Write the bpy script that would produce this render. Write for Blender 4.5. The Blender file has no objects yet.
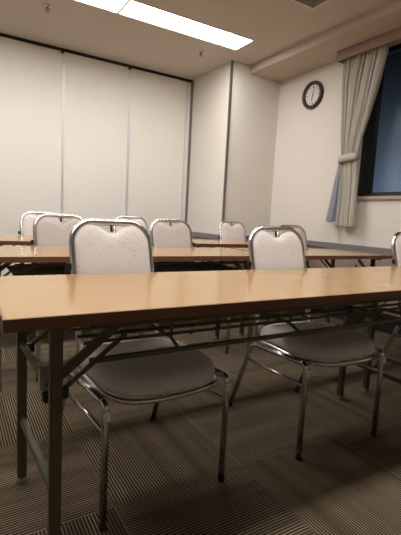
import bpy, bmesh, math, random
from mathutils import Vector, Matrix, noise
random.seed(4)
C = bpy.context.scene.collection
PI = math.pi

# ------------------------------------------------------------------ helpers
def link(name, bm, mat, parent=None, smooth=False, mats=None):
    me = bpy.data.meshes.new(name)
    bmesh.ops.recalc_face_normals(bm, faces=bm.faces[:])
    bm.to_mesh(me); bm.free()
    for m in (mats or [mat]): me.materials.append(m)
    if smooth:
        for p in me.polygons: p.use_smooth = True
    o = bpy.data.objects.new(name, me); C.objects.link(o)
    if parent: o.parent = parent
    return o

def add_box(bm, x0, x1, y0, y1, z0, z1, bevel=0.0, seg=2, mi=0):
    vs = [bm.verts.new(p) for p in ((x0,y0,z0),(x1,y0,z0),(x1,y1,z0),(x0,y1,z0),(x0,y0,z1),(x1,y0,z1),(x1,y1,z1),(x0,y1,z1))]
    fs = [bm.faces.new([vs[i] for i in f]) for f in ((3,2,1,0),(4,5,6,7),(0,1,5,4),(1,2,6,5),(2,3,7,6),(3,0,4,7))]
    for f in fs: f.material_index = mi
    if bevel > 0:
        es = list({e for f in fs for e in f.edges})
        bmesh.ops.bevel(bm, geom=es, offset=bevel, segments=seg, affect='EDGES', clamp_overlap=True)

def box(*a, **k):
    bm = bmesh.new(); add_box(bm, *a, **k); return bm

def add_bar(bm, p, q, w, h, up=(0,0,1)):
    """rectangular bar from p to q, w across and h along 'up'"""
    p, q = Vector(p), Vector(q); d = (q-p).normalized(); upv = Vector(up)
    if abs(d.dot(upv)) > .98: upv = Vector((0,1,0))
    s = d.cross(upv).normalized(); u = s.cross(d).normalized()
    vs = []
    for c in (p, q):
        for a, b in ((-1,-1),(1,-1),(1,1),(-1,1)):
            vs.append(bm.verts.new(c + s*a*w/2 + u*b*h/2))
    fs = [bm.faces.new([vs[i] for i in f]) for f in ((0,1,2,3),(7,6,5,4),(0,4,5,1),(1,5,6,2),(2,6,7,3),(3,7,4,0))]
    es = list({e for f in fs for e in f.edges})
    bmesh.ops.bevel(bm, geom=es, offset=min(w,h)*.18, segments=2, affect='EDGES')

def add_tube(bm, pts, r, n=12, closed=False, flat=1.0, side=None, caps=True):
    """tube through pts; flat scales the section along 'side'"""
    pts = [Vector(p) for p in pts]; N = len(pts); rings = []
    prev = None
    for i, p in enumerate(pts):
        if closed: t = (pts[(i+1) % N]-pts[i-1]).normalized()
        else: t = (pts[min(i+1,N-1)]-pts[max(i-1,0)]).normalized()
        if side is not None: s = Vector(side)
        else: s = prev if prev is not None else (Vector((1,0,0)) if abs(t.x) < .8 else Vector((0,1,0)))
        s = (s - t*s.dot(t)).normalized(); prev = s; u = t.cross(s)
        rings.append([bm.verts.new(p + s*math.cos(2*PI*k/n)*r*flat + u*math.sin(2*PI*k/n)*r) for k in range(n)])
    M = N if closed else N-1
    for i in range(M):
        a, b = rings[i], rings[(i+1) % N]
        for k in range(n): bm.faces.new((a[k], a[(k+1)%n], b[(k+1)%n], b[k]))
    if not closed and caps:
        bm.faces.new(rings[0][::-1]); bm.faces.new(rings[-1])

def smooth_path(pts, rad, n=7):
    """polyline with rounded corners"""
    pts = [Vector(p) for p in pts]; out = [pts[0]]
    for i in range(1, len(pts)-1):
        a, b, c = pts[i-1], pts[i], pts[i+1]
        r = rad[i-1] if isinstance(rad, (list,tuple)) else rad
        p = b + (a-b).normalized()*r; q = b + (c-b).normalized()*r
        for k in range(n+1):
            t = k/n; out.append(p*(1-t)**2 + b*2*t*(1-t) + q*t*t)
    out.append(pts[-1]); return out

def add_lathe(bm, prof, n=32, axis='Z', loc=(0,0,0)):
    loc = Vector(loc); rings = []
    for r, h in prof:
        ring = []
        for k in range(n):
            a = 2*PI*k/n; x, y = r*math.cos(a), r*math.sin(a)
            v = Vector((x,y,h)) if axis == 'Z' else Vector((-h, x, y))
            ring.append(bm.verts.new(loc+v))
        rings.append(ring)
    for a, b in zip(rings, rings[1:]):
        for k in range(n): bm.faces.new((a[k], a[(k+1)%n], b[(k+1)%n], b[k]))
    bm.faces.new(rings[0][::-1]); bm.faces.new(rings[-1])

def tag(o, label, cat, group=None):
    o['label'] = label; o['category'] = cat
    if group: o['group'] = group
    return o

def thing(name, label, cat, loc=(0,0,0), rotz=0, group=None):
    o = bpy.data.objects.new(name, None); C.objects.link(o); o.empty_display_size = .1
    o.location = loc; o.rotation_euler = (0,0,rotz)
    return tag(o, label, cat, group)

def struct(name, bm, mat, parent=None, smooth=False, mats=None):
    o = link(name, bm, mat, parent, smooth, mats); o['kind'] = 'structure'; return o

def copy_tree(o, parent=None):
    c = o.copy(); C.objects.link(c)
    if parent: c.parent = parent
    for ch in [k for k in bpy.data.objects if k.parent == o]: copy_tree(ch, c)
    return c

# ------------------------------------------------------------------ materials
class NT:
    def __init__(s, name):
        s.m = bpy.data.materials.new(name); s.m.use_nodes = True
        s.t = s.m.node_tree; s.b = s.t.nodes['Principled BSDF']
    def n(s, typ, **k):
        nd = s.t.nodes.new(typ)
        for a, v in k.items(): setattr(nd, a, v)
        return nd
    def l(s, a, b): s.t.links.new(a, b)
    def math(s, op, a, b=None, c=None):
        nd = s.n('ShaderNodeMath', operation=op)
        for i, v in enumerate((a, b, c)):
            if v is None: continue
            if isinstance(v, (int,float)): nd.inputs[i].default_value = v
            else: s.l(v, nd.inputs[i])
        return nd.outputs[0]
    def mix(s, f, a, b):
        nd = s.n('ShaderNodeMix', data_type='RGBA')
        for i, v in ((0,f),(6,a),(7,b)):
            if isinstance(v, (int,float)): nd.inputs[i].default_value = v
            elif isinstance(v, tuple): nd.inputs[i].default_value = (*v, 1)
            else: s.l(v, nd.inputs[i])
        return nd.outputs[2]
    def obj(s, scale=(1,1,1)):
        tc = s.n('ShaderNodeTexCoord'); mp = s.n('ShaderNodeMapping'); mp.inputs['Scale'].default_value = scale
        s.l(tc.outputs['Object'], mp.inputs[0]); return mp.outputs[0]
    def noise(s, vec, scale=5, detail=3, rough=.5):
        nd = s.n('ShaderNodeTexNoise'); nd.inputs['Scale'].default_value = scale
        nd.inputs['Detail'].default_value = detail; nd.inputs['Roughness'].default_value = rough
        s.l(vec, nd.inputs['Vector']); return nd.outputs[0]
    def bump(s, h, strength=.3, dist=.002):
        nd = s.n('ShaderNodeBump'); nd.inputs['Strength'].default_value = strength; nd.inputs['Distance'].default_value = dist
        s.l(h, nd.inputs['Height']); s.l(nd.outputs[0], s.b.inputs['Normal'])
    def set(s, **k):
        for a, v in k.items():
            a = a.replace('_', ' ')
            i = s.b.inputs[a]
            if isinstance(v, tuple): v = (*v, 1) if len(v) == 3 else v
            i.default_value = v
        return s

def lin(r, g, b):
    f = lambda c: ((c/255+.055)/1.055)**2.4 if c > 10 else c/255/12.92
    return (f(r), f(g), f(b))

def simple(name, col, rough=.5, metal=0.0, var=.06, scale=30, bump=0.0, spec=.5):
    t = NT(name); nz = t.noise(t.obj(), scale, 3)
    d = tuple(c*(1-var) for c in col); e = tuple(min(1,c*(1+var)) for c in col)
    t.l(t.mix(nz, d, e), t.b.inputs['Base Color'])
    t.set(Roughness=rough, Metallic=metal, Specular_IOR_Level=spec)
    if bump: t.bump(nz, bump)
    return t.m

def wallpaper(name, col, low=None, zlow=.69, rib=150, ceiling=False):
    t = NT(name); v = t.obj()
    sx = t.n('ShaderNodeSeparateXYZ'); t.l(v, sx.inputs[0])
    n1 = t.noise(t.obj((6,6,60)), 3, 4); n2 = t.noise(v, 1.2, 2)
    c = t.mix(n1, tuple(k*.93 for k in col), tuple(min(1,k*1.04) for k in col))
    if low:
        isl = t.math('LESS_THAN', sx.outputs[2], zlow); c = t.mix(isl, c, low)
    t.l(c, t.b.inputs['Base Color']); t.set(Roughness=.85, Specular_IOR_Level=.25)
    w = t.math('SINE', t.math('MULTIPLY', sx.outputs[2], rib))
    t.bump(t.math('ADD', t.math('MULTIPLY', w, .3), n1), .25, .002)
    return t.m

M = {}
M['wall'] = wallpaper('wallpaper_cream', (.74,.705,.66), (.36,.27,.23))
M['panel'] = wallpaper('partition_fabric', (.79,.765,.715))
M['pier'] = wallpaper('pier_fabric', (.76,.725,.67), (.36,.27,.23))
M['ceil'] = simple('ceiling_paint', (.60,.535,.475), .9, var=.03, scale=60, bump=.1, spec=.1)
M['beam'] = simple('beam_paint', (.55,.475,.40), .9, var=.03, scale=60, spec=.1)
M['alu'] = simple('brushed_aluminium', (.74,.74,.76), .45, .45)
M['alu_dark'] = simple('grey_metal_trim', (.22,.22,.22), .4, .7)
M['black'] = simple('black_rubber', (.012,.012,.012), .55)
M['dado'] = simple('grey_dado_vinyl', (.205,.198,.19), .5)
M['base'] = simple('black_skirting', (.02,.018,.017), .5)
M['chrome'] = simple('chrome', (.62,.61,.60), .23, 1.0, var=.02)
M['olive'] = simple('olive_grey_enamel', (.088,.074,.038), .42, .15)
M['edge'] = simple('table_edge_brown', (.155,.064,.027), .4, var=.2, scale=12)
M['under'] = simple('table_underside', (.10,.065,.04), .7)
M['pelmet'] = simple('pelmet_wood', (.27,.175,.135), .55, var=.12, scale=8)
M['sill'] = simple('sill_wood', (.42,.33,.28), .5)
M['clockwood'] = simple('dark_clock_wood', (.055,.022,.015), .3, var=.3)
M['clockface'] = simple('clock_face', (.72,.72,.68), .5)
M['ink'] = simple('clock_ink', (.03,.03,.03), .6)
M['cream_plastic'] = simple('light_grey_plastic', (.30,.28,.25), .4)
M['white_metal'] = simple('white_enamel', (.68,.64,.58), .4)
M['vent_dark'] = simple('vent_interior', (.12,.105,.08), .8)
M['cap_glint'] = simple('white_glint_cap', (.85,.84,.82), .3)  # chrome highlight on the chair corners, put into the colour as white
M['louvre'] = simple('painted_louvre', (.42,.38,.30), .6)
M['frame_black'] = simple('dark_window_frame', (.010,.011,.014), .4)
M['lining'] = simple('blue_grey_lining', (.24,.265,.33), .9, var=.08, scale=80)
M['outer'] = simple('outside_concrete', (.085,.09,.097), .9, var=.3, scale=3, bump=.3)

def m_curtain():
    t = NT('curtain_cloth'); nz = t.noise(t.obj((40,40,200)), 3, 3)
    t.l(t.mix(nz, (.45,.43,.375), (.56,.54,.475)), t.b.inputs['Base Color'])
    t.set(Roughness=.9, Specular_IOR_Level=.2); t.bump(nz, .3, .001); return t.m
M['curtain'] = m_curtain()

def m_wood():
    t = NT('beech_laminate')
    n1 = t.noise(t.obj((1.2,30,30)), 4, 5, .6); n2 = t.noise(t.obj((.6,5,5)), 3, 3)
    n3 = t.noise(t.obj((3,160,160)), 5, 2)
    c = t.mix(n1, (.40,.240,.100), (.485,.308,.140)); c = t.mix(t.math('MULTIPLY', n2, .35), c, (.43,.26,.12))
    c = t.mix(t.math('MULTIPLY', n3, .25), c, (.40,.24,.105))
    t.l(c, t.b.inputs['Base Color']); t.set(Roughness=.17, Specular_IOR_Level=.55)
    return t.m
M['wood'] = m_wood()

def m_fabric():
    t = NT('dotted_white_upholstery'); v = t.obj()
    vo = t.n('ShaderNodeTexVoronoi'); vo.inputs['Scale'].default_value = 52; vo.inputs['Randomness'].default_value = .75
    sx = t.n('ShaderNodeSeparateXYZ'); t.l(v, sx.inputs[0])
    cb = t.n('ShaderNodeCombineXYZ'); t.l(sx.outputs[0], cb.inputs[0])
    t.l(t.math('ADD', sx.outputs[2], t.math('MULTIPLY', sx.outputs[1], 1.0)), cb.inputs[1])
    t.l(cb.outputs[0], vo.inputs['Vector'])
    dot = t.math('LESS_THAN', vo.outputs['Distance'], .16)
    nz = t.noise(v, 300, 2)
    base = t.mix(nz, (.62,.57,.55), (.72,.67,.65))
    t.l(t.mix(t.math('MULTIPLY', dot, 0.9), base, (.46,.30,.20)), t.b.inputs['Base Color'])
    t.set(Roughness=.85, Specular_IOR_Level=.25); t.bump(nz, .3, .0008); return t.m
M['fabric'] = m_fabric()

def m_carpet():
    t = NT('striped_carpet_tiles'); v = t.obj()
    sx = t.n('ShaderNodeSeparateXYZ'); t.l(v, sx.inputs[0]); X, Y = sx.outputs[0], sx.outputs[1]
    u = t.math('DIVIDE', t.math('SUBTRACT', X, .430), .5); w = t.math('DIVIDE', t.math('SUBTRACT', Y, 1.165), .5)
    fu, fw = t.math('FLOOR', u), t.math('FLOOR', w)
    par = t.math('ABSOLUTE', t.math('MODULO', t.math('ADD', fu, fw), 2.0))      # 0: ribs run along Y
    mixf = lambda a, b: t.math('ADD', t.math('MULTIPLY', a, t.math('SUBTRACT', 1.0, par)), t.math('MULTIPLY', b, par))
    co = mixf(X, Y); al = mixf(Y, X)
    s = t.math('ADD', t.math('MULTIPLY', t.math('SINE', t.math('MULTIPLY', co, 2*PI/.0104)), .5), .5)
    # broad bands inside a tile
    cb = t.n('ShaderNodeCombineXYZ'); t.l(t.math('MULTIPLY', co, 16), cb.inputs[0]); t.l(t.math('MULTIPLY', al, .8), cb.inputs[1])
    t.l(t.math('ADD', t.math('MULTIPLY', fu, 3.7), t.math('MULTIPLY', fw, 9.1)), cb.inputs[2])
    band = t.noise(cb.outputs[0], 1, 2)
    wn = t.n('ShaderNodeTexWhiteNoise', noise_dimensions='2D'); cc = t.n('ShaderNodeCombineXYZ')
    t.l(fu, cc.inputs[0]); t.l(fw, cc.inputs[1]); t.l(cc.outputs[0], wn.inputs[0])
    pile = t.noise(v, 420, 2)
    c = t.mix(t.math('POWER', s, 2.0), (.007,.005,.0035), (.46,.355,.235))
    c = t.mix(t.math('MULTIPLY', t.math('POWER', band, 2.2), 1.6), c, (.042,.032,.022))
    c = t.mix(t.math('MULTIPLY', wn.outputs[0], .12), c, (.10,.08,.062))
    c = t.mix(t.math('MULTIPLY', pile, .12), c, (.06,.047,.036))
    # seam line
    eu = t.math('ABSOLUTE', t.math('SUBTRACT', t.math('FRACT', u), .5)); ew = t.math('ABSOLUTE', t.math('SUBTRACT', t.math('FRACT', w), .5))
    seam = t.math('GREATER_THAN', t.math('MAXIMUM', eu, ew), .494)
    c = t.mix(t.math('MULTIPLY', seam, .35), c, (.21,.17,.13))
    t.l(c, t.b.inputs['Base Color']); t.set(Roughness=.95, Specular_IOR_Level=.1)
    t.bump(t.math('ADD', s, pile), .5, .003); return t.m
M['carpet'] = m_carpet()

def m_emit(name, col, st):
    t = NT(name); t.set(Base_Color=(.9,.9,.9), Emission_Color=col, Emission_Strength=st); return t.m
M['lamp'] = m_emit('lit_diffuser', (1,.955,.905), 15.0)

def m_glass():
    t = NT('wired_obscure_glass'); t.set(Base_Color=(.76,.80,.84), Roughness=.13, Transmission_Weight=1.0, IOR=1.45)
    nz = t.noise(t.obj((1,1,.55)), 130, 2); t.bump(nz, .5, .002); return t.m
M['glass'] = m_glass()

# ------------------------------------------------------------------ room
H = 2.6; XL, XR = -2.7, 3.28; YF, YB = -2.3, 4.80; PY = 4.74; BX, BY = 2.60, 3.87; BEAMX, BEAMZ = 2.84, 2.516
struct('floor', box(XL-.1, XR+.3, YF-.1, YB+.1, -.05, 0), M['carpet'])
# ceiling with openings for the recessed lights
rowsY = [(3.33, 3.62), (.92, 1.21)]
lampX = [(1.240, 2.468), (.008, 1.236), (-1.224, .004)]
bm = bmesh.new()
ys = [YF-.1, rowsY[1][0], rowsY[1][1], rowsY[0][0], rowsY[0][1], YB+.1]
for a, b in ((0,1),(2,3),(4,5)): add_box(bm, XL-.1, XR+.3, ys[a], ys[b], H, H+.12)
for a, b in ((1,2),(3,4)):
    add_box(bm, XL-.1, lampX[2][0], ys[a], ys[b], H, H+.12); add_box(bm, lampX[0][1], XR+.3, ys[a], ys[b], H, H+.12)
struct('ceiling', bm, M['ceil'])
struct('trim_1', box(BEAMX, XR, YF, BY, BEAMZ, H-.001), M['beam'])          # dropped beam over the window wall
struct('wall_back', box(XL-.1, XR+.3, YB, YB+.1, 0, H), M['wall'])
struct('wall_left', box(XL-.1, XL, YF, YB, 0, H), M['wall'])
struct('wall_front', box(XL-.1, XR+.3, YF-.1, YF, 0, H), M['wall'])
struct('wall_pier', box(BX, XR, BY, YB-.001, 0, H-.001), M['pier'])
# right wall with the window opening
WY0, WY1, WZ0, WZ1 = .35, 2.70, 1.192, 2.50
bm = bmesh.new()
add_box(bm, XR, XR+.16, YF, YB, 0, WZ0); add_box(bm, XR, XR+.16, YF, YB, WZ1, H)
add_box(bm, XR, XR+.16, YF, WY0, WZ0, WZ1); add_box(bm, XR, XR+.16, WY1, YB, WZ0, WZ1)
struct('wall_right', bm, M['wall'])
# grey dado rails and skirting
struct('trim_2', box(XR-.018, XR, YF, BY-.018, .685, .742, bevel=.003), M['dado'])
bm = bmesh.new(); add_box(bm, BX-.018, XR, BY-.018, BY, .685, .742, bevel=.003)
add_box(bm, BX-.018, BX, BY, PY-.04, .685, .742, bevel=.003); struct('trim_3', bm, M['dado'])
struct('baseboard_right', box(XR-.012, XR, YF, BY-.012, 0, .17, bevel=.003), M['base'])
bm = bmesh.new(); add_box(bm, BX-.012, XR, BY-.012, BY, 0, .10); add_box(bm, BX-.012, BX, BY, PY-.04, 0, .10)
struct('baseboard_pier', bm, M['base'])
struct('trim_4', box(BX-.012, BX+.014, BY-.010, BY+.014, .742, H-.002, bevel=.003), M['alu_dark'])   # corner strip

# folding partition: panels hung from a ceiling track
tag(link('partition_track', box(XL, BX-.001, PY-.03, PY+.03, H-.016, H-.001), M['black']),
    'thin black ceiling track the folding partition hangs from', 'track')
seams = [XL, -1.93, -1.187, -.444, .301, 1.044, 1.787, 2.535]
plabels = {4: 'cream partition panel at the left edge of the photo, left of the first silver seam',
           5: 'cream partition panel between the two silver seams, behind the wide nearest chair',
           6: 'cream partition panel right of the second silver seam, next to the corner pier'}
for i in range(len(seams)-1):
    if i < 3: continue
    a, b = seams[i], seams[i+1]
    lab = plabels.get(i, 'cream partition panel just outside the left edge of the photo')
    t = thing('partition_panel', lab, 'partition', ((a+b)/2, PY, 0), group='folding partition panels')
    w = (b-a)/2
    link('panel_face', box(-w+.013, w-.013, -.020, .03, .02, H-.028, bevel=.003), M['panel'], t)
    link('edge_strip', box(-w+.0015, -w+.0125, -.026, .03, .02, H-.030, bevel=.002), M['alu'], t)
    link('edge_strip', box(w-.0125, w-.0015, -.026, .03, .02, H-.030, bevel=.002), M['alu'], t)
    if i < 6:
        bm = bmesh.new(); add_lathe(bm, [(.016,-.012),(.018,-.004),(.010,.006)], 14, loc=(w-.018, -.035, H-.040))
        link('roller', bm, M['black'], t, True)
t = thing('partition_jamb', 'narrow cream and dark grey jamb strip between the partition and the corner pier', 'jamb', (2.567, PY, 0))
link('jamb_face', box(-.030, .012, -.022, .03, .0, H-.03), M['panel'], t)
link('jamb_channel', box(.0125, .0315, -.05, .03, .0, H-.03, bevel=.002), M['alu_dark'], t)

# ------------------------------------------------------------------ ceiling lights, vent, sprinklers
def ceiling_light(x0, x1, y0, y1, label):
    t = thing('ceiling_light', label, 'ceiling light', ((x0+x1)/2, (y0+y1)/2, H), group='recessed ceiling lights')
    w, d = (x1-x0)/2, (y1-y0)/2
    bm = bmesh.new()
    for a in ((-w, w, -d, -d+.010), (-w, w, d-.010, d), (-w, -w+.008, -d+.010, d-.010), (w-.008, w, -d+.010, d-.010)):
        add_box(bm, *a, -.004, .055)
    add_box(bm, -w, w, -d, d, .055, .075)
    link('housing', bm, M['white_metal'], t)
    link('diffuser', box(-w+.009, w-.009, -d+.011, d-.011, .003, .012), M['lamp'], t)
names = ['long white ceiling light panel reaching towards the corner pier',
         'long white ceiling light panel cut by the top edge of the photo',
         'ceiling light panel beyond the top left of the photo']
for (y0, y1), far in zip(rowsY, (True, False)):
    for (x0, x1), nm in zip(lampX, names):
        ceiling_light(x0, x1, y0, y1, nm if far else nm.replace('ceiling light', 'near-row ceiling light').split(' reaching')[0].split(' cut')[0]
                      + (' above the nearest table' if x0 > 1 else ' over the nearest table left end' if x0 > 0 else ' overhead'))

t = thing('air_vent', 'square ceiling air vent with white rim and dark louvres', 'vent', (2.315, 2.43, H))
bm = bmesh.new()
for a in ((-.15,.15,-.15,-.132),(-.15,.15,.132,.15),(-.15,-.132,-.132,.132),(.132,.15,-.132,.132)): add_box(bm, *a, -.012, -.0005)
link('rim', bm, M['white_metal'], t)
link('backing', box(-.132,.132,-.132,.132,-.003,-.0005), M['vent_dark'], t)
bm = bmesh.new()
for k in range(11):
    y = -.118+k*.0236; add_bar(bm, (-.132,y,-.007), (.132,y,-.007), .010, .0015, (0,.5,.8))
link('louvres', bm, M['louvre'], t)
for i, (x, y, lb) in enumerate(((.72,3.86,'small ceiling sprinkler head above the left partition panels'),
                                (2.206,3.863,'small ceiling sprinkler head left of the corner pier'))):
    t = thing('sprinkler_head', lb, 'sprinkler', (x,y,H), group='ceiling sprinklers')
    bm = bmesh.new(); add_lathe(bm, [(.034,.0015),(.034,-.006),(.020,-.012),(.012,-.013)], 20); link('escutcheon', bm, M['alu'], t, True)
    bm = bmesh.new(); add_lathe(bm, [(.008,-.013),(.008,-.034),(.006,-.036)], 12)
    add_tube(bm, [(-.012,0,-.013),(-.013,0,-.03),(0,0,-.045),(.013,0,-.03),(.012,0,-.013)], .003, 8); link('nozzle', bm, M['alu_dark'], t, True)
    bm = bmesh.new(); add_lathe(bm, [(.016,-.046),(.016,-.049)], 16); link('deflector', bm, M['alu_dark'], t)

# ------------------------------------------------------------------ window
w1 = struct('window_1', box(XR+.003, XR+.05, WY0, WY1, WZ0, WZ0+.030), M['frame_black'])
bm = bmesh.new()
for a in ((WY0,WY0+.05,WZ0+.03,WZ1),(WY1-.12,WY1,WZ0+.03,WZ1),(WY0+.05,WY1-.055,WZ1-.04,WZ1),(1.50,1.545,WZ0+.03,WZ1-.04)):
    add_box(bm, XR+.060, XR+.125, *a, bevel=.003)
add_box(bm, XR+.05, XR+.16, WY0, WY1, WZ0, WZ0+.045)
link('window_frame', bm, M['frame_black'], w1)
link('window_sill', box(XR-.030, XR+.002, WY0-.05, WY1+.05, WZ0-.026, WZ0+.004, bevel=.004), M['sill'], w1)
link('window_glass', box(XR+.10, XR+.106, WY0+.04, WY1-.045, WZ0+.03, WZ1-.03), M['glass'], w1)
tag(link('outside_wall', box(XR+1.4, XR+1.5, -1.5, 5, .0, 4), M['outer']),
    'dim blue-lit outside wall seen blurred through the window glass', 'outside wall')

# pelmet
bm = bmesh.new(); add_box(bm, 3.10, 3.118, -.1, 2.885, 2.428, BEAMZ-.001, bevel=.003)
add_box(bm, 3.118, XR-.001, 2.867, 2.885, 2.428, BEAMZ-.001); add_box(bm, 3.118, XR-.001, -.1, 2.866, BEAMZ-.014, BEAMZ-.001)
tag(link('curtain_pelmet', bm, M['pelmet']), 'brown wooden pelmet box along the top of the window', 'pelmet')

# curtain: gathered cloth, held by a tieback
CX = 3.185
def interp(tab, z):
    for (z0, a), (z1, b) in zip(tab, tab[1:]):
        if z1 <= z <= z0:
            k = (z0-z)/(z0-z1); k = k*k*(3-2*k) if abs(a[0]-b[0]) < 0 else k
            return [p*(1-k)+q*k for p, q in zip(a, b)]
    return list(tab[-1][1])
def cloth(tab, nf, amp, z0, z1, nz, ns, off=0.0, phase=0.0):
    bm = bmesh.new(); rows = []
    for j in range(nz+1):
        z = z0+(z1-z0)*j/nz; ya, yb, am = interp(tab, z); row = []
        for i in range(ns+1):
            s = i/ns
            ph = 2*PI*nf*s + phase + .5*math.sin(3*s+z*1.3)
            y = ya+(yb-ya)*s + .012*am*math.sin(2*ph)*(.3+abs(yb-ya))*min(1, 8*s, 8*(1-s))
            x = CX+off + amp*am*(math.sin(ph)*(.75+.35*math.sin(9*s+2*z))+.28*math.sin(1.7*ph+1.1+1.5*z)) 
            row.append(bm.verts.new((x, y, z + .006*math.sin(ph)*(j == nz))))
        rows.append(row)
    for a, b in zip(rows, rows[1:]):
        for i in range(ns): bm.faces.new((a[i], a[i+1], b[i+1], b[i]))
    return bm
def solid(o, th):
    m = o.modifiers.new('thickness', 'SOLIDIFY'); m.thickness = th; m.offset = 0; return o
ct = thing('curtain', 'grey-green curtain gathered by a tieback at the left of the window', 'curtain', (CX, 2.7, .93))
tab = [(2.47,(2.862,2.395,.55)),(2.40,(2.862,2.40,.8)),(2.22,(2.862,2.437,1.0)),(2.06,(2.845,2.475,1.0)),(1.86,(2.828,2.53,.9)),(1.69,(2.812,2.582,.7)),(1.585,(2.800,2.605,.45)),
       (1.50,(2.800,2.605,.45)),(1.38,(2.782,2.585,.6)),(1.2,(2.768,2.570,.8)),(.90,(2.758,2.562,1.0))]
c = solid(link('curtain_cloth', cloth(tab, 12, .036, 2.47, .915, 110, 220), M['curtain'], None, True), .003)
lt = [(1.53,(2.815,2.755,.2)),(1.35,(2.855,2.745,.6)),(1.11,(2.898,2.735,.9)),(.95,(2.930,2.735,1.1))]
l_ = solid(link('curtain_lining', cloth(lt, 1.6, .016, 1.53, .950, 40, 40, -.004, 1.0), M['lining'], None, True), .002)
# tieback: a flat band round the waist
bm = bmesh.new()
def band_ring(z, k):
    out = []
    for i in range(41):
        a = -PI*.5 + i/40*PI
        sy = math.sin(a); e = abs(math.cos(a))**.45
        out.append((CX - .056*e, 2.702 + .106*sy, z - .010*sy + k))
    return out
lo, hi = band_ring(1.542, -.030), band_ring(1.542, .030)
va = [bm.verts.new(p) for p in lo]; vb = [bm.verts.new(p) for p in hi]
for i in range(40): bm.faces.new((va[i], va[i+1], vb[i+1], vb[i]))
tb = solid(link('tieback', bm, M['curtain'], None, True), .004)
for o in (c, l_, tb):
    o.parent = ct; o.matrix_parent_inverse = Matrix.Translation((-CX, -2.7, -.93))

# ------------------------------------------------------------------ wall clock (faces -X)
ck = thing('wall_clock', 'round wall clock with dark wooden rim on the window wall', 'clock', (XR-.001, 3.322, 2.255))
bm = bmesh.new(); n = 48; prof = [(.140,0),(.141,.018),(.136,.032),(.127,.038),(.115,.035),(.105,.024),(.102,.010),(.102,0)]
rings = [[bm.verts.new((-h, r*math.cos(2*PI*k/n), r*math.sin(2*PI*k/n))) for k in range(n)] for r, h in prof]
for a, b in zip(rings, rings[1:]+rings[:1]):
    for k in range(n): bm.faces.new((a[k], a[(k+1)%n], b[(k+1)%n], b[k]))
link('rim', bm, M['clockwood'], ck, True)
bm = bmesh.new(); add_lathe(bm, [(.1025,.001),(.1025,.010)], 48, 'X'); link('face', bm, M['clockface'], ck)
for k in range(12):
    bm = bmesh.new(); a = k*PI/6; l0 = .079 if k % 3 else .074
    add_bar(bm, (-.0108, l0*math.sin(a), l0*math.cos(a)), (-.0108, .092*math.sin(a), .092*math.cos(a)), .008 if k % 3 else .011, .001, (1,0,0))
    link('hour_mark', bm, M['ink'], ck)
bm = bmesh.new(); add_bar(bm, (-.013,-.004,.015), (-.013,.012,-.058), .008, .0015, (1,0,0)); link('hour_hand', bm, M['ink'], ck)
bm = bmesh.new(); add_bar(bm, (-.016,.004,-.018), (-.016,-.020,.078), .0055, .0015, (1,0,0)); link('minute_hand', bm, M['ink'], ck)

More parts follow.
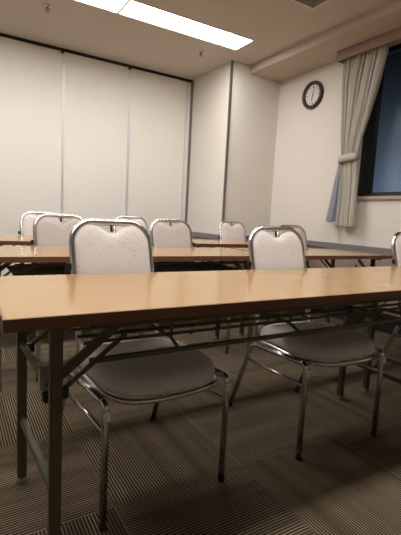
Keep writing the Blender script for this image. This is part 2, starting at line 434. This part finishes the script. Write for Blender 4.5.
# ------------------------------------------------------------------ folding meeting table
def make_table(L, label, W=.60, TH=.028, Z=.70, shelf=True):
    """origin on the floor at the centre; length along X"""
    t = thing('folding_table', label, 'table'); hx, hy = L/2, W/2
    zb = Z-TH
    bm = box(-hx+.0035, hx-.0035, -hy+.0035, hy-.0035, zb+.004, Z, bevel=.0012)
    link('tabletop', bm, M['wood'], t)
    bm = bmesh.new()
    for a in ((-hx,hx,-hy,-hy+.0034),(-hx,hx,hy-.0034,hy),(-hx,-hx+.0034,-hy+.0034,hy-.0034),(hx-.0034,hx,-hy+.0034,hy-.0034)):
        add_box(bm, *a, zb, Z-.0006)
    link('edge_band', bm, M['edge'], t)
    link('underside', box(-hx+.004, hx-.004, -hy+.004, hy-.004, zb, zb+.0038), M['under'], t)
    yl = hy-.085; sgx = hx-.105
    for sx in (-1, 1):
        X = sx*sgx
        for sy in (-1, 1):
            X = sx*(sgx-(.018 if sy < 0 else 0))
            bm = bmesh.new(); add_box(bm, X-.0145, X+.0145, sy*yl-.0145, sy*yl+.0145, .012, zb-.001, bevel=.004)
            lg = link('leg', bm, M['olive'], t)
            bm = bmesh.new(); add_box(bm, X-.0165, X+.0165, sy*yl-.0165, sy*yl+.0165, 0, .022, bevel=.004)
            link('foot_cap', bm, M['cream_plastic'], lg)
            # folding brace, a wide flat stay and a thin link
            bm = bmesh.new(); y = sy*(yl-.008)
            add_bar(bm, (X-sx*.010, y, .525), (X-sx*.175, y, zb-.012), .006, .026, (0,0,1))
            bb = link('folding_stay', bm, M['olive'], t)
            bm = bmesh.new(); y2 = sy*(yl-.022)
            add_bar(bm, (X-sx*.012, y2, .475), (X-sx*.185, y2, .612), .006, .013)
            link('stay_link', bm, M['olive'], bb)
            bm = bmesh.new(); add_box(bm, min(X, X-sx*.035), max(X, X-sx*.035), y2-.012, y2+.012, .462, .492, bevel=.003)
            link('stay_bracket', bm, M['black'], bb)
        X = sx*(sgx-.009)
        bm = bmesh.new(); add_bar(bm, (X-sx*.009,-yl,.487), (X+sx*.009,yl,.487), .018, .018); link('crossbar', bm, M['olive'], t)
        bm = bmesh.new(); add_bar(bm, (X-sx*.009,-yl,.225), (X+sx*.009,yl,.225), .018, .022); link('stretcher', bm, M['olive'], t)
        bm = bmesh.new(); add_box(bm, X-.016, X+.016, -yl+.055, -yl+.095, .470, .535, bevel=.005)
        lk = link('lock_lever', bm, M['cream_plastic'], t)
        bm = bmesh.new(); add_box(bm, X-.008, X+.008, -yl+.060, -yl+.090, .435, .469, bevel=.004); link('lever_hook', bm, M['black'], lk)
        # steel rail under the top, across the legs
        link('mounting_rail', box(X-.020, X+.020, -hy+.03, hy-.03, zb-.014, zb-.0005, bevel=.002), M['olive'], t)
    # book shelf of steel rods hung under the top
    if not shelf: return t
    zs = .590; xs = sgx-.09
    bm = bmesh.new(); add_tube(bm, [(-xs,-hy+.050,zs-.020),(xs,-hy+.050,zs-.020)], .0075, 10)
    sh = link('shelf_rail', bm, M['olive'], t, True)
    for k, y in enumerate((-hy+.105, -hy+.165, -hy+.235, -hy+.305, -hy+.375, -hy+.445)):
        bm = bmesh.new(); add_tube(bm, [(-xs,y,zs+.008),(xs,y,zs+.008)], .005, 8); link('shelf_rod', bm, M['olive'], sh, True)
    bm = bmesh.new(); add_tube(bm, [(-xs,-hy+.06,zb-.02),(xs,-hy+.06,zb-.02)], .007, 8); link('top_rail', bm, M['olive'], t, True)
    nh = 3
    for k in range(nh):
        x = -.46+.45*k
        bm = bmesh.new()
        add_tube(bm, smooth_path([(x,-hy+.100,zb-.002),(x,-hy+.100,zs),(x,-hy+.45,zs),(x,-hy+.45,zb-.002)], .012, 4), .005, 8)
        add_tube(bm, [(x,-hy+.050,zs-.020),(x,-hy+.100,zs-.002)], .005, 8)
        link('shelf_hanger', bm, M['olive'], sh, True)
    return t

TX0 = .087
def put(t, x0, L, y0): t.location = (x0+L/2, y0+.30, 0); return t
G = 'folding meeting tables'
big = put(make_table(1.8, 'long beech-topped folding table nearest the camera, filling the foreground'), TX0, 1.8, .911); big['group'] = G
small = put(make_table(1.2, 'beech-topped folding table at the right photo edge, butted against the nearest table', shelf=False), 1.888, 1.2, .911); small['group'] = G
for src, x0, L, y0, lab in ((big, .062, 1.8, 2.09, 'second-row beech folding table, behind the two nearest chairs'),
                            (small, 1.888, 1.2, 2.09, 'second-row beech folding table whose free end stands by the window wall'),
                            (big, TX0, 1.8, 3.08, 'farthest-row beech folding table in front of the partition panels'),
                            (small, 1.888, 1.2, 3.08, 'farthest-row beech folding table in front of the corner pier')):
    c = copy_tree(src); put(c, x0, L, y0); c['label'] = lab

# ------------------------------------------------------------------ stacking chair (faces -Y)
def make_chair(label):
    t = thing('stacking_chair', label, 'chair')
    # seat cushion
    def outline(n=72, grow=0.0):
        pts = []
        for k in range(n):
            a = 2*PI*k/n; ca, sa = math.cos(a), math.sin(a); e = .52
            x = math.copysign(abs(ca)**e, ca); y = math.copysign(abs(sa)**e, sa)
            wx = .207 - .014*(y+1)/2 + grow
            yy = -.055 + y*(.215+grow)
            if y < 0: yy -= .022*(1-x*x)*(-y)
            pts.append((x*wx, yy))
        return pts
    bm = bmesh.new(); base = outline(); rings = []
    for sc, z in ((.93,.393),(.985,.398),(1.0,.410),(.995,.424),(.965,.440),(.90,.4505),(.78,.456),(.6,.459),(.4,.4605),(.2,.461)):
        rings.append([bm.verts.new((x*sc, (y+.06)*sc-.06, z - (.012 if y > .0 else 0)*(y/.16)*1 )) for x, y in base])
    n = len(base)
    for a, b in zip(rings, rings[1:]):
        for k in range(n): bm.faces.new((a[k], a[(k+1)%n], b[(k+1)%n], b[k]))
    bm.faces.new(rings[0][::-1]); bm.faces.new(rings[-1])
    link('seat', bm, M['fabric'], t, True)
    bm = bmesh.new()
    add_tube(bm, [(x, y, .385-(.012 if y > 0 else 0)*(y/.16)) for x, y in outline(72, .000)], .0095, 10, closed=True, flat=1.0)
    link('seat_frame', bm, M['chrome'], t, True)
    for s in (-1, 1):
        # one bent tube split in its legs and the rail between them
        F, A, B, R = (s*.222,-.247,.014), (s*.222,-.247,.388), (s*.212,.115,.362), (s*.220,.252,.014)
        path = smooth_path([F, A, B, R], [.024, .038], 8)
        cut1 = 1+8; cut2 = cut1+1
        for nm, pts, foot in (('leg', path[:cut1+1], F), ('side_rail', path[cut1:cut2+1], None), ('leg', path[cut2:], R)):
            bm = bmesh.new(); add_tube(bm, pts, .0115, 12, caps=True); lg = link(nm, bm, M['chrome'], t, True)
            if foot:
                d = 1 if foot is R else 0
                bm = bmesh.new(); add_lathe(bm, [(.0115,0),(.0128,.002),(.0126,.016),(.0118,.018)], 14, loc=(foot[0], foot[1]+(.005 if d else 0), 0))
                link('foot_glide', bm, M['black'], lg, True)
        bm = bmesh.new(); add_tube(bm, [(s*.222,-.243,.300),(s*.214,.142,.283)], .0075, 10); link('stretcher', bm, M['chrome'], t, True)
        bm = bmesh.new(); add_box(bm, s*.222-.009, s*.222+.009, -.264, -.250, .338, .368, bevel=.004); link('corner_glint_cap', bm, M['cap_glint'], t)  # corner cap, painted white to imitate the glint of chrome
    # backrest frame: one hoop
    y0, y1 = .130, .272
    yz = lambda z: y0+(y1-y0)*max(0, (z-.36)/.54)**1.05
    hw = .162
    pts = []
    zt = .889; rr = .085
    left = [(-hw-.0, yz(z), z) for z in (.365,.45,.55,.65,.74,zt-rr)]
    arc = [(-hw+rr-rr*math.cos(a), yz(zt-rr+rr*math.sin(a)), zt-rr+rr*math.sin(a)) for a in [PI/2*k/9 for k in range(1,10)]]
    pts = left+arc; pts = pts+[(-x, y, z) for x, y, z in pts[::-1]]
    bm = bmesh.new(); add_tube(bm, pts, .0125, 14, flat=1.08)
    bf = link('back_frame', bm, M['chrome'], t, True)
    for s in (-1, 1):
        bm = bmesh.new(); add_box(bm, min(s*.177, s*.190), max(s*.177, s*.190), yz(.72)-.009, yz(.72)+.009, .706, .734, bevel=.003)
        link('stacking_bumper', bm, M['black'], bf)
    bm = bmesh.new(); add_tube(bm, [(0, yz(.895), .900), (0, yz(.86)-.002, .852)], .0055, 8); link('handle_peg', bm, M['black'], bf, True)
    bm = bmesh.new(); add_tube(bm, [(-.165, yz(.53), .53), (.165, yz(.53), .53)], .008, 8); link('back_crossbar', bm, M['chrome'], bf, True)
    # backrest cushion with the dipped handle cut-out on its top edge
    bm = bmesh.new(); nu, nv = 36, 26; fr, bk = [], []
    def top(u):
        a = abs(u); z = .881 - .036*math.exp(-(abs(u)/.050)**2.2)
        if a > .085: z -= ((a-.085)/.073)**2.2*.062
        return z
    def botz(u): return .52 + (.020*(abs(u)/.158)**4)
    for j in range(nv+1):
        rf, rb = [], []
        for i in range(nu+1):
            u = -.158+.316*i/nu; v = j/nv; z = botz(u)+(top(u)-botz(u))*v
            e = min(1, (1-(abs(u)/.158)**6))*(1-(abs(2*v-1))**7); e = max(e, 0)**.5
            rf.append(bm.verts.new((u, yz(z)-.006-.022*e, z))); rb.append(bm.verts.new((u, yz(z)+.004+.010*e, z)))
        fr.append(rf); bk.append(rb)
    for j in range(nv):
        for i in range(nu):
            bm.faces.new((fr[j][i], fr[j][i+1], fr[j+1][i+1], fr[j+1][i])); bm.faces.new((bk[j][i+1], bk[j][i], bk[j+1][i], bk[j+1][i+1]))
    for j in range(nv):
        bm.faces.new((fr[j][0], fr[j+1][0], bk[j+1][0], bk[j][0])); bm.faces.new((fr[j][nu], bk[j][nu], bk[j+1][nu], fr[j+1][nu]))
    for i in range(nu):
        bm.faces.new((fr[0][i], bk[0][i], bk[0][i+1], fr[0][i+1])); bm.faces.new((fr[nv][i], fr[nv][i+1], bk[nv][i+1], bk[nv][i]))
    link('backrest', bm, M['fabric'], t, True)
    return t

CG = 'white stacking chairs with chrome frames'
spots = [(.570, 1.352, -4.5, 'nearest white dotted chair with chrome frame, left one behind the foreground table'),
         (1.392, 1.338, 1.8, 'white chair with chrome frame, right one of the two tucked under the foreground table'),
         (2.515, 1.345, 0, 'white chair with chrome frame cut off by the right edge of the photo'),
         (.612, 2.53, 0, 'second-row white chair at the left, partly hidden by the nearest chair'),
         (1.405, 2.525, 0, 'second-row white chair right of the nearest chair, its back fully visible'),
         (2.615, 2.53, 0, 'second-row white chair peeking out behind the right foreground chair'),
         (.665, 3.520, 0, 'farthest-row white chair at the left edge, in front of the first partition panel'),
         (1.475, 3.520, 0, 'farthest-row white chair whose hoop shows just above the nearest chair'),
         (2.655, 3.510, 0, 'farthest-row white chair standing before the corner pier')]
proto = None
for x, y, r, lab in spots:
    o = make_chair(lab) if proto is None else copy_tree(proto)
    proto = proto or o
    o.location = (x, y, 0); o.rotation_euler = (0, 0, math.radians(-r)); o['label'] = lab; o['group'] = CG

# ------------------------------------------------------------------ light outside the window, world
ld = bpy.data.lights.new('outside_lamp', 'SPOT'); ld.energy = 330; ld.color = (.60,.78,1.0); ld.shadow_soft_size = .08
ld.spot_size = math.radians(75); ld.spot_blend = 1.0
lo = bpy.data.objects.new('outside_lamp', ld); C.objects.link(lo); lo.location = (XR+.45, 2.3, .55)
lo.rotation_euler = (Vector((4.68, 2.75, 1.15))-lo.location).to_track_quat('-Z', 'Y').to_euler()
w = bpy.data.worlds.new('night'); bpy.context.scene.world = w; w.use_nodes = True
w.node_tree.nodes['Background'].inputs[0].default_value = (.010,.014,.025,1); w.node_tree.nodes['Background'].inputs[1].default_value = .4

# ------------------------------------------------------------------ camera
fpx = 414.86; yaw, pitch, roll = (math.radians(a) for a in (31.15937, 6.94769, 3.03162))
f = Vector((math.sin(yaw)*math.cos(pitch), math.cos(yaw)*math.cos(pitch), -math.sin(pitch)))
r0 = Vector((math.cos(yaw), -math.sin(yaw), 0)); u0 = r0.cross(f)
r = r0*math.cos(roll)+u0*math.sin(roll); u = -r0*math.sin(roll)+u0*math.cos(roll)
cd = bpy.data.cameras.new('camera'); cam = bpy.data.objects.new('camera', cd); C.objects.link(cam)
mt = Matrix((r, u, -f)).transposed().to_4x4(); mt.translation = (0,0,.93); cam.matrix_world = mt
cd.sensor_fit = 'VERTICAL'; cd.sensor_height = 24; cd.lens = fpx/535*24; cd.clip_start = .02
sc = bpy.context.scene; sc.camera = cam
sc.view_settings.view_transform = 'Standard'; sc.view_settings.look = 'None'; sc.view_settings.gamma = 1
sc.view_settings.use_curve_mapping = False; sc.view_settings.exposure = .57
